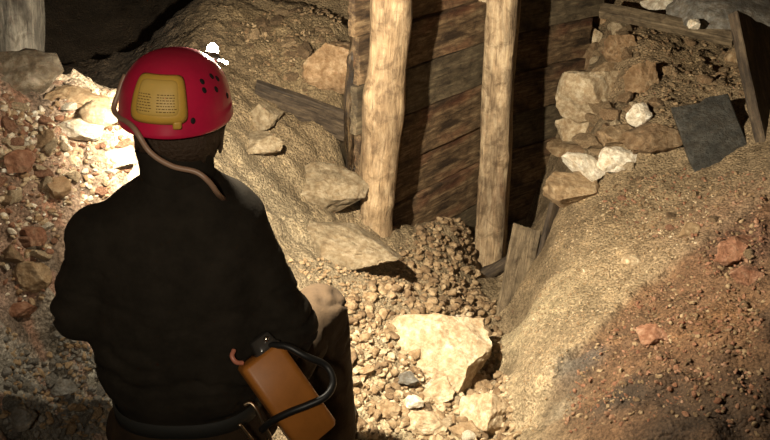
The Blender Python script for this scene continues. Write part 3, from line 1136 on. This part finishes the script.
t_.rotation_euler = (math.radians(8), math.radians(8), math.radians(-24))
tag(t_, 'grey rough slab of rock jutting over the top right corner', 'rock')
rock('stone', 662, 3, 44, 20, M_WHITE, 'whitish stone lying on the brown timber edge at the top', dist=4.4)
rock('stone', 580, 0, 30, 14, M_PALE, 'pale stone at the top edge behind the plank end', dist=4.75)
rock('stone', 487, -2, 22, 14, M_PALE, 'pale stone wedged above the planks beside the top of the split post', dist=4.1)
rock('stone', 695, 24, 14, 12, M_WHITE, 'small white chip at the lower edge of the grey overhanging slab', dist=4.05)

# left timbers
log('timber_post', W(14, 62, 2.95), W(6, -60, 2.95), [.10, .105, .10], M_GREYW, [(0, 0)], 51, 28, 1, square=.9, aspect=.8, rnoise=.05, ydir=(-.6, -1, 0))
tag(bpy.data.objects['timber_post'], 'grey weathered squared timber in the top left corner', 'post')
log('log', W(-70, 104, 2.25), W(58, 62, 2.42), [.066, .07, .058, .066, .060, .030], M_BARK, [(0, 0), (.008, 0), (0, .006), (0, 0)], 52, 32, 6, rnoise=.55)
tag(bpy.data.objects['log'], 'rough log lying on the crest of the left heap, its end pointing right', 'log')

# ------------------------------------------------------------------ the miner
pr = empty('person', Vector((-.42, 1.7, .17)))
tag(pr, 'person in a black jacket and red helmet kneeling with back to the viewer', 'person')
V3 = Vector
head = P(178, 110, 1.79)
c7 = P(176, 186, 1.80)
chest = P(178, 270, 1.93)
pelvis = P(192, 425, 2.04)
shL, shR = P(104, 240, 1.86), P(237, 240, 1.88)
elL, elR = P(84, 310, 1.92), P(287, 330, 1.97)
wrL, wrR = V3((-.56, 1.86, .86)), V3((-.285, 1.87, .85))
hipL, hipR = V3((-.585, 1.60, .66)), V3((-.40, 1.61, .66))
knR = W(319, 312, 1.95)
anR = V3((-.16, 2.0, .27))
knL, anL = V3((-.60, 1.78, .25)), V3((-.57, 1.37, .25))

# body (one skin)
HEADR = Matrix.Rotation(math.radians(-4), 3, 'Z') @ Matrix.Rotation(math.radians(-10), 3, 'X')
hv = lambda x, y, z: head + HEADR @ V3((x, y, z))
body = [ball(head, (.075, .095, .115), 20, HEADR), ball(hv(0, .03, -.06), (.058, .065, .07), 16, HEADR), capsule(c7 + V3((0, .03, -.04)), head + V3((0, .005, -.05)), .052, .054),
        ball(hv(0, .105, -.02), (.013, .02, .026), 10, HEADR), ball(hv(0, .10, -.036), (.019, .016, .012), 10, HEADR), ball(hv(0, .088, .018), (.055, .02, .014), 12, HEADR),
        ball(hv(0, .094, -.066), (.024, .012, .009), 10, HEADR), ball(hv(0, .082, -.105), (.026, .024, .02), 10, HEADR),
        ball(hv(-.078, .0, -.02), (.012, .02, .032), 10, HEADR), ball(hv(.078, .0, -.02), (.012, .02, .032), 10, HEADR)]
body += [capsule(c7 + V3((0, .03, -.05)), chest + V3((0, .035, 0)), .055, .095), capsule(chest + V3((0, .035, 0)), pelvis + V3((0, .045, .0)), .095, .09),
         capsule(c7 + V3((0, .02, -.07)), shL, .045, .05), capsule(c7 + V3((0, .02, -.07)), shR, .045, .05),
         capsule(shL, elL, .055, .042), capsule(shR, elR, .055, .042), capsule(elL, wrL, .042, .028), capsule(elR, wrR, .042, .028),
         capsule(pelvis + V3((0, .045, 0)), hipL, .08, .075), capsule(pelvis + V3((0, .045, 0)), hipR, .08, .075), capsule(hipL, knL, .072, .052), capsule(hipR, knR, .072, .052),
         capsule(knL, anL, .055, .038), capsule(knR, anR, .055, .038), capsule(anL, anL + V3((0, -.10, -.05)), .036, .028), capsule(anR, anR + V3((.02, .14, -.06)), .04, .03)]


def hand(w, el, side, palm_n):
    """palm, four unequal bent fingers and a thumb leaving the palm's side"""
    d = (w - el).normalized()
    n = V3(palm_n)
    n = (n - d * n.dot(d)).normalized()       # direction the palm faces
    s = d.cross(n).normalized() * side        # towards the thumb
    out = [capsule(w, w + d * .03, .027, .026)]
    for k in range(4):
        o = (1.5 - k) * .019
        out.append(capsule(w + d * .02 + s * o * .7, w + d * .088 + s * o, .014, .012, 10))
    for k, (l1, l2, l3) in enumerate(((.040, .025, .02), (.045, .029, .022), (.041, .027, .02), (.032, .02, .017))):
        o = (1.5 - k) * .0215
        p0 = w + d * .088 + s * o
        d1 = (d * .86 + n * .5 + s * (1.5 - k) * .05).normalized()
        d2 = (d * .45 + n * .9).normalized()
        d3 = (d * .05 + n * 1).normalized()
        p1 = p0 + d1 * l1
        p2 = p1 + d2 * l2
        out += [capsule(p0, p1, .0095, .0088, 10), capsule(p1, p2, .0088, .008, 10), capsule(p2, p2 + d3 * l3, .008, .007, 10)]
    t0 = w + d * .025 + s * .022
    t1 = t0 + (d * .6 + s * .75 + n * .35).normalized() * .042
    t2 = t1 + (d * .9 + s * .25 + n * .45).normalized() * .032
    out += [capsule(t0, t1, .015, .012, 10), capsule(t1, t2, .011, .010, 10), capsule(t2, t2 + (d * .9 + n * .5).normalized() * .022, .010, .008, 10)]
    return out


body += hand(wrL, elL, 1, (.1, .1, -1)) + hand(wrR, elR, -1, (-.1, .1, -1))
bme = remesh('body', body, .006, 3)
link('body', bme, M_SKIN, pr)
for s in (-1, 1):
    v, f = ball(hv(.03 * s, .085, .0), .013, 12)
    link('eye', new_mesh('eye', v, f), M_EYE, pr)

# hair: a rough cap with tufts at the nape
hp_ = [ball(hv(0, -.012, .012), (.088, .098, .115), 22, HEADR), ball(hv(.006, -.05, -.055), (.082, .055, .06), 16, HEADR)]
rr_ = random.Random(5)
for k in range(46):
    an = math.radians(rr_.uniform(150, 390) - 0)
    ax, ay = .085 * math.cos(an), .09 * math.sin(an)
    if ay > .05:
        continue
    a = hv(ax, ay, rr_.uniform(-.05, .0))
    hp_.append(capsule(a, a + V3((rr_.uniform(-.012, .012), rr_.uniform(-.012, .004), -rr_.uniform(.03, .065))), .013, .004, 8))
link('hair', remesh('hair', hp_, .006, 1), M_HAIR, pr)


# jacket
def torso_ring(c, hw, hd, n=40, sq=2.4):
    ring = []
    for j in range(n):
        a = 2 * math.pi * j / n
        cx, cy = math.cos(a), math.sin(a)
        ring.append(V3(c) + V3((hw * math.copysign(abs(cx) ** (2 / sq), cx), hd * math.copysign(abs(cy) ** (2 / sq), cy), 0)))
    return ring


def mid(a, b, t):
    return a + (b - a) * t


tor = []
spec = [(0.0, .070, .068), (.05, .095, .080), (.10, .150, .098), (.17, .188, .118), (.27, .205, .136), (.42, .205, .148), (.60, .215, .150), (.74, .222, .150), (.82, .205, .148), (.862, .186, .142), (.90, .17, .132), (.97, .172, .133)]
top_, bot_ = c7 + V3((0, .03, .035)), P(188, 418, 2.04) + V3((0, .03, 0))
for t, hw, hd in spec:
    c = mid(top_, bot_, t)
    tor.append(torso_ring(c, hw, hd))
jk = [loft(tor)]
jk += [capsule(c7 + V3((-.06, .02, -.055)), shL + V3((.0, 0, -.002)), .058, .083), capsule(c7 + V3((.06, .02, -.055)), shR + V3((.0, 0, -.002)), .058, .083),
       capsule(shL, elL, .086, .070), capsule(shR, elR, .086, .078), capsule(elL, mid(elL, wrL, .93), .074, .046), capsule(elR, mid(elR, wrR, .93), .078, .046)]
jme = remesh('jacket', jk, .010, 5)
c, nn = coords(jme), normals(jme)
elbows = np.minimum(np.linalg.norm(c - np.array(elL), axis=1), np.linalg.norm(c - np.array(elR), axis=1))
arm = np.exp(-(elbows / .13) ** 2)
hemz = float(mid(top_, bot_, .80).z)
hem = np.exp(-((c[:, 2] - hemz) / .09) ** 2)
w = fbm(c[:, 0] * 1.2, c[:, 1], c[:, 2] * 1.6, 7, 3, 12)
fold = np.abs(fbm(c[:, 0] * .8 + .25 * c[:, 2], c[:, 1] * .6, c[:, 2] * 2.2, 9, 2, 33))
disp = .006 * w - .012 * (fold < .14) * (1 - fold / .14) * (.25 + arm + .8 * hem) + .010 * arm * fbm(c[:, 0], c[:, 1], c[:, 2] * 2.5, 12, 2, 4)
set_coords(jme, c + nn * disp[:, None])
jo = link('jacket', jme, M_JACKET, pr)
jo['label'] = 'black cloth jacket'
# stand collar
cr = []
for k, (t, r) in enumerate([(0, .076), (.2, .079), (.5, .078), (.8, .080), (1.0, .083), (1.03, .080), (.9, .074), (.4, .068)]):
    cc_ = c7 + V3((0, .022, .0)) + V3((.0, .012, .075)) * t
    cr.append([cc_ + V3((math.cos(a) * r * 1.03, math.sin(a) * r * .92, .012 * math.sin(a) * -1 * t + .004 * math.sin(3 * a + 1))) for a in [2 * math.pi * j / 36 for j in range(36)]])
v, f = loft(cr, False)
link('collar', new_mesh('collar', v, f), M_JACKET, pr)

# trousers
tr = [loft([torso_ring(mid(top_, bot_, t), hw, hd) for t, hw, hd in ((.84, .158, .122), (.92, .166, .128), (1.0, .178, .136), (1.08, .185, .142), (1.17, .18, .14), (1.24, .12, .11))]),
      capsule(hipL + V3((-.01, 0, 0)), knL, .105, .078), capsule(hipR + V3((.01, 0, 0)), knR, .108, .082), capsule(knL, anL, .078, .064), capsule(knR, anR, .084, .068)]
tme = remesh('trousers', tr, .010, 5)
c, nn = coords(tme), normals(tme)
kd = np.minimum(np.linalg.norm(c - np.array(knR), axis=1), np.linalg.norm(c - np.array(knL), axis=1))
fold = np.abs(fbm(c[:, 0], c[:, 1], c[:, 2] * 1.6, 9, 2, 71))
set_coords(tme, c + nn * (.007 * fbm(c[:, 0], c[:, 1], c[:, 2], 9, 3, 70) - .012 * np.clip(1 - fold / .15, 0, 1) * (.3 + np.exp(-(kd / .15) ** 2)))[:, None])
to = link('trousers', tme, M_TROUSER, pr)
to['label'] = 'dusty brown trousers'
# belt
br = []
bc = mid(top_, bot_, .925)
for dz, k in ((-.02, 1.0), (-.018, 1.03), (.018, 1.03), (.02, 1.0)):
    br.append([V3((p.x, p.y, p.z + dz)) for p in torso_ring(bc, .176 * k, .138 * k)])
v, f = loft(br, False)
link('belt', new_mesh('belt', v, f), M_BELT, pr)
# boots
for a, d in ((anL, V3((0, -.16, -.055))), (anR, V3((.02, .19, -.075)))):
    s = [capsule(a + V3((0, 0, .05)), a + V3((0, 0, -.04)), .06, .052), capsule(a + V3((0, 0, -.045)), a + d, .052, .044)]
    link('boot', remesh('boot', s, .008, 3), M_BOOT, pr)

# ------------------------------------------------------------------ helmet
HC = P(176.5, 107, 1.78)
HR = (Matrix.Rotation(math.radians(-7), 3, 'Z') @ Matrix.Rotation(math.radians(-3), 3, 'X') @ Matrix.Rotation(math.radians(4), 3, 'Y'))
HM = HR.to_4x4()
HM.translation = HC
hel = empty('helmet', HC)
tag(hel, 'red caving helmet with a yellow pouch on the back and a burning lamp', 'helmet')
HWX, HLY, HH = .1145, .140, .124


def hsurf(az, el, off=0.0):
    """point on the shell: azimuth from straight back, positive to the right; elevation from the rim"""
    ce, se = math.cos(el) ** .82, math.sin(el) ** .95 if el > 0 else math.sin(el)
    n = V3((math.sin(az) * ce / HWX, -math.cos(az) * ce / HLY, se / HH)).normalized()
    p = V3((HWX * math.sin(az) * ce, -HLY * math.cos(az) * ce, HH * se))
    return p + n * off, n


rings = []
NS = 64
prof = [(-.021, 1.0, 'in'), (-.023, 1.02, ''), (-.020, 1.035, ''), (-.014, 1.03, ''), (-.005, 1.014, ''), (.005, 1.004, '')]
for z, k, _ in prof:
    rings.append([V3((HWX * k * math.sin(a), -HLY * k * math.cos(a), z + .010 * (1 - math.cos(a)) * .5)) for a in [2 * math.pi * j / NS for j in range(NS)]])
for i in range(1, 22):
    el = math.pi / 2 * i / 22
    rings.append([hsurf(2 * math.pi * j / NS, el)[0] for j in range(NS)])
v, f = loft(rings, False)
v.append(V3((0, 0, HH)))
o_ = (len(rings) - 1) * NS
for j in range(NS):
    f.append((o_ + j, o_ + (j + 1) % NS, len(v) - 1))
me = new_mesh('shell', v, f)
sh = link('shell', me, M_RED_H, hel, HM)
sm_ = sh.modifiers.new('thick', 'SOLIDIFY')
sm_.thickness = .003
sm_.offset = -1


def patch(az0, az1, el0, el1, off, thick, n=14, corner=.22):
    """rounded box hugging the shell"""
    top, bot = [], []
    for i in range(n + 1):
        for j in range(n + 1):
            u, w_ = i / n * 2 - 1, j / n * 2 - 1
            # squircle corners
            m = max(abs(u), abs(w_))
            if m > 0:
                l = (abs(u) ** 8 + abs(w_) ** 8) ** (1 / 8) / m
                u, w_ = u / l, w_ / l
            az = (az0 + az1) / 2 + u * (az1 - az0) / 2
            el = (el0 + el1) / 2 + w_ * (el1 - el0) / 2
            e = 1 - max(0, m - .86) / .14 * .45
            top.append(hsurf(az, el, off + thick * e)[0])
            bot.append(hsurf(az, el, off - .004)[0])
    f = []
    N1 = n + 1
    for i in range(n):
        for j in range(n):
            q = (i * N1 + j, (i + 1) * N1 + j, (i + 1) * N1 + j + 1, i * N1 + j + 1)
            f.append(q)
            f.append(tuple(x + N1 * N1 for x in reversed(q)))
    per = [(i, 0) for i in range(n)] + [(n, j) for j in range(n)] + [(i, n) for i in range(n, 0, -1)] + [(0, j) for j in range(n, 0, -1)]
    for k in range(len(per)):
        a = per[k][0] * N1 + per[k][1]
        b = per[(k + 1) % len(per)][0] * N1 + per[(k + 1) % len(per)][1]
        f.append((b, a, a + N1 * N1, b + N1 * N1))
    return top + bot, f


R_ = math.radians
po_az, po_el = (-22, 34), (4, 49)
v, f = patch(R_(po_az[0]), R_(po_az[1]), R_(po_el[0]), R_(po_el[1]), .0, .014)
pouch = link('pouch', new_mesh('pouch', v, f), M_YEL, hel, HM)
pouch['label'] = 'yellow pouch with a printed label'
bpy.context.view_layer.update()


def hlink(name, vf, m, par):
    o = link(name, new_mesh(name, *vf), m, None, HM)
    bpy.context.view_layer.update()
    mw = o.matrix_world.copy()
    o.parent = par
    o.matrix_parent_inverse = par.matrix_world.inverted()
    o.matrix_world = mw
    return o


hlink('label_card', patch(R_(-15), R_(27), R_(10), R_(43), .010, .0055, 12), M_YEL2, pouch)
# rows of small print, too small to read
ink = []
rr_ = random.Random(9)
for col in range(2):
    for row in range(7):
        el = 14 + row * 2.3
        a0 = -12 + col * 18
        a = a0
        while a < a0 + (12 if col == 0 else 16):
            wdt = rr_.uniform(1.2, 3.0)
            ink.append(patch(R_(a), R_(a + wdt), R_(el), R_(el + .8), .0151, .0009, 2))
            a += wdt + .7
hlink('print', join(ink), M_INK, pouch)
hlink('latch', patch(R_(20), R_(28), R_(0), R_(7), .004, .008, 6), M_YEL, pouch)
# vents
for az, el in ((58, 40), (76, 42), (57, 31), (74, 28), (84, 37), (40, 5), (92, 16)):
    ri = []
    for rr_k, of in ((.0055, .0002), (.0050, .0012), (.001, .0012)):
        c_, n_ = hsurf(R_(az), R_(el), of)
        t1_ = n_.cross(V3((0, 0, 1))).normalized()
        t2_ = n_.cross(t1_)
        ri.append([c_ + (t1_ * math.cos(a) + t2_ * 1.25 * math.sin(a)) * rr_k for a in [2 * math.pi * j / 14 for j in range(14)]])
    v, f = loft(ri)
    link('vent_hole', new_mesh('vent_hole', v, f), M_BLACK, hel, HM)


def hw_(x, y, z):
    return HM @ V3((x, y, z))


# lamp bracket, dish and flame at the front
LX, LY, LZ = .026, .156, .074
v, f = join([capsule((LX, LY - .03, LZ - .03), (LX, LY, LZ - .012), .011, .009), capsule((LX, LY - .012, LZ - .02), (LX, LY + .004, LZ), .008, .006)])
lampp = link('lamp_bracket', new_mesh('lamp_bracket', v, f), M_METAL, hel, HM)
dish = []
for k in range(7):
    r = .004 + .022 * k / 6
    y = LY + .002 + .012 * (k / 6) ** 2
    dish.append([V3((LX + r * math.cos(a), y - .010, LZ - .008 + r * math.sin(a) * .8)) for a in [2 * math.pi * j / 24 for j in range(24)]])
v, f = loft(dish, False)
bpy.context.view_layer.update()
dsh = hlink('reflector', (v, f), M_METAL, lampp)
fl = [[V3((LX + r * math.cos(a), LY + .016 + r * math.sin(a), LZ + z)) for a in [2 * math.pi * j / 16 for j in range(16)]] for z, r in
      ((-.004, .003), (-.001, .0085), (.005, .0125), (.012, .0138), (.019, .0122), (.025, .0075), (.029, .002))]
flame = hlink('flame', loft(fl), M_FLAME_GLINT, lampp)
flame['label'] = 'bright lamp flame'
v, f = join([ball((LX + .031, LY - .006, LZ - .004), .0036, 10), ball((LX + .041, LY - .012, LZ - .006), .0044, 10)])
hlink('lens', (v, f), M_FLAME_GLINT, lampp)  # glints on the small lens pieces, drawn by making the beads glow

# gas hose from the helmet rim, behind the neck and over the right shoulder
hose = [hw_(-.02, -.02, .05)]
pts = [hsurf(R_(-82), R_(30), .002)[0], hsurf(R_(-76), R_(12), .004)[0], hsurf(R_(-66), R_(-2), .009)[0]]
pts = [HM @ p for p in pts] + [P(133, 127, 1.655), P(150, 152, 1.66), P(172, 166, 1.665), P(196, 172, 1.67), P(209, 182, 1.68), P(218, 194, 1.72), P(226, 203, 1.84), P(230, 222, 1.99)]
v, f = tube(pts, .0058, 10, 8)
link('gas_hose', new_mesh('gas_hose', v, f), M_HOSE, hel)
# chin strap
v, f = join([tube([HM @ V3((s * .108, .01, -.015)), hv(s * .086, .02, -.06), hv(s * .05, .05, -.125), hv(0, .06, -.138)], .005, 8, 6, True, .4) for s in (-1, 1)])
link('chin_strap', new_mesh('chin_strap', v, f), M_BELT, hel)

# ------------------------------------------------------------------ lamp generator on the hip
gA, gB = P(258, 354, 1.86), P(311, 429, 1.90)
gen = empty('lamp_generator', (gA + gB) / 2)
tag(gen, 'orange box-shaped lamp generator hanging on the right hip', 'generator')
gz = (gB - gA).normalized()
toC = (V3((0, 0, CAMZ)) - (gA + gB) / 2).normalized()
GM = frame(gA, gz, toC + V3((.18, 0, 0)))
Lg = (gB - gA).length + .02


def rbox_ring(z, hw, hd, r, n=6):
    out = []
    for cx, cy, a0 in ((hw - r, hd - r, 0), (-hw + r, hd - r, 90), (-hw + r, -hd + r, 180), (hw - r, -hd + r, 270)):
        for k in range(n + 1):
            a = R_(a0 + 90 * k / n)
            out.append(V3((cx + r * math.cos(a), cy + r * math.sin(a), z)))
    return out


gw, gd = .054, .036
rings = [rbox_ring(0, gw * .9, gd * .85, .014), rbox_ring(.006, gw, gd, .016), rbox_ring(Lg * .5, gw * 1.01, gd, .016), rbox_ring(Lg - .008, gw, gd, .016), rbox_ring(Lg, gw * .92, gd * .85, .014)]
cs = link('case', new_mesh('case', *loft(rings)), M_ORANGEP, gen, GM)
cs.data.set_sharp_from_angle(angle=R_(50))
cs['label'] = 'orange plastic case'
rings = [rbox_ring(-.032, .018, .018, .012), rbox_ring(-.030, .024, .022, .014), rbox_ring(-.006, .028, .025, .016), rbox_ring(.002, .034, .028, .016)]
capo = link('cap', new_mesh('cap', *loft([[p + V3((.022, 0, 0)) for p in r] for r in rings])), M_CAP, gen, GM)
v, f = ball((.03, .026, -.022), .007, 12)
link('valve', new_mesh('valve', v, f), M_METAL, gen, GM)
v, f = tube([P(234, 350, 1.84), P(232, 356, 1.83), P(236, 362, 1.83), P(243, 363, 1.84)], .0055, 8, 8)
link('ring', new_mesh('ring', v, f), M_PINK, gen)
v, f = tube([P(262, 346, 1.86), P(285, 346, 1.84), P(305, 356, 1.84), P(326, 366, 1.86), P(333, 382, 1.85), P(326, 396, 1.83), P(308, 405, 1.82), P(290, 412, 1.82), P(272, 421, 1.83), P(262, 430, 1.86)], .0085, 10, 8)
link('cable', new_mesh('cable', v, f), M_CABLE, gen)
v, f = tube([P(244, 405, 1.84), P(250, 403, 1.84), P(256, 409, 1.84), P(263, 424, 1.85), P(270, 437, 1.86), P(268, 446, 1.87), P(256, 444, 1.86), P(247, 434, 1.85), P(239, 424, 1.84)], .0042, 8, 6)
hk = link('hook', new_mesh('hook', v, f), M_BRASS, None)
tag(hk, 'bent wire carabiner hanging on the belt left of the orange generator', 'carabiner')

# ------------------------------------------------------------------ light
LPOS = hw_(LX, LY + .045, LZ + .02)
ld = bpy.data.lights.new('lamp_flame_light', 'POINT')
ld.energy = 24
ld.color = (1, .89, .68)
ld.shadow_soft_size = .012
lo = bpy.data.objects.new('lamp_flame_light', ld)
COL.objects.link(lo)
lo.location = LPOS
bd = bpy.data.lights.new('lamp_reflector_beam', 'SPOT')      # what the dish behind the flame throws forward
bd.energy = 430
bd.color = (1, .89, .68)
bd.shadow_soft_size = .018
bd.spot_size = math.radians(152)
bd.spot_blend = .8
bo = bpy.data.objects.new('lamp_reflector_beam', bd)
COL.objects.link(bo)
bo.location = LPOS
bo.rotation_euler = V3((.50, 1.1, -.75)).to_track_quat('-Z', 'Y').to_euler()
fd = bpy.data.lights.new('back_fill', 'SPOT')    # added fill for the miner's back, from behind the camera; no lamp seen there
fd.energy = 75
fd.color = (1, .86, .66)
fd.shadow_soft_size = .04
fd.spot_size = math.radians(48)
fd.spot_blend = 1.0
fo = bpy.data.objects.new('back_fill', fd)
COL.objects.link(fo)
fo.location = (-.15, -.25, 2.3)
fo.rotation_euler = (V3((-.42, 1.7, 1.25)) - fo.location).to_track_quat('-Z', 'Y').to_euler()

wd = bpy.data.worlds.new('world')
SC.world = wd
wd.use_nodes = True
wd.node_tree.nodes['Background'].inputs[0].default_value = (0, 0, 0, 1)
wd.node_tree.nodes['Background'].inputs[1].default_value = 0
SC.view_settings.view_transform = 'Standard'
SC.view_settings.look = 'None'
SC.view_settings.gamma = 1
SC.view_settings.use_curve_mapping = False
SC.view_settings.exposure = 0
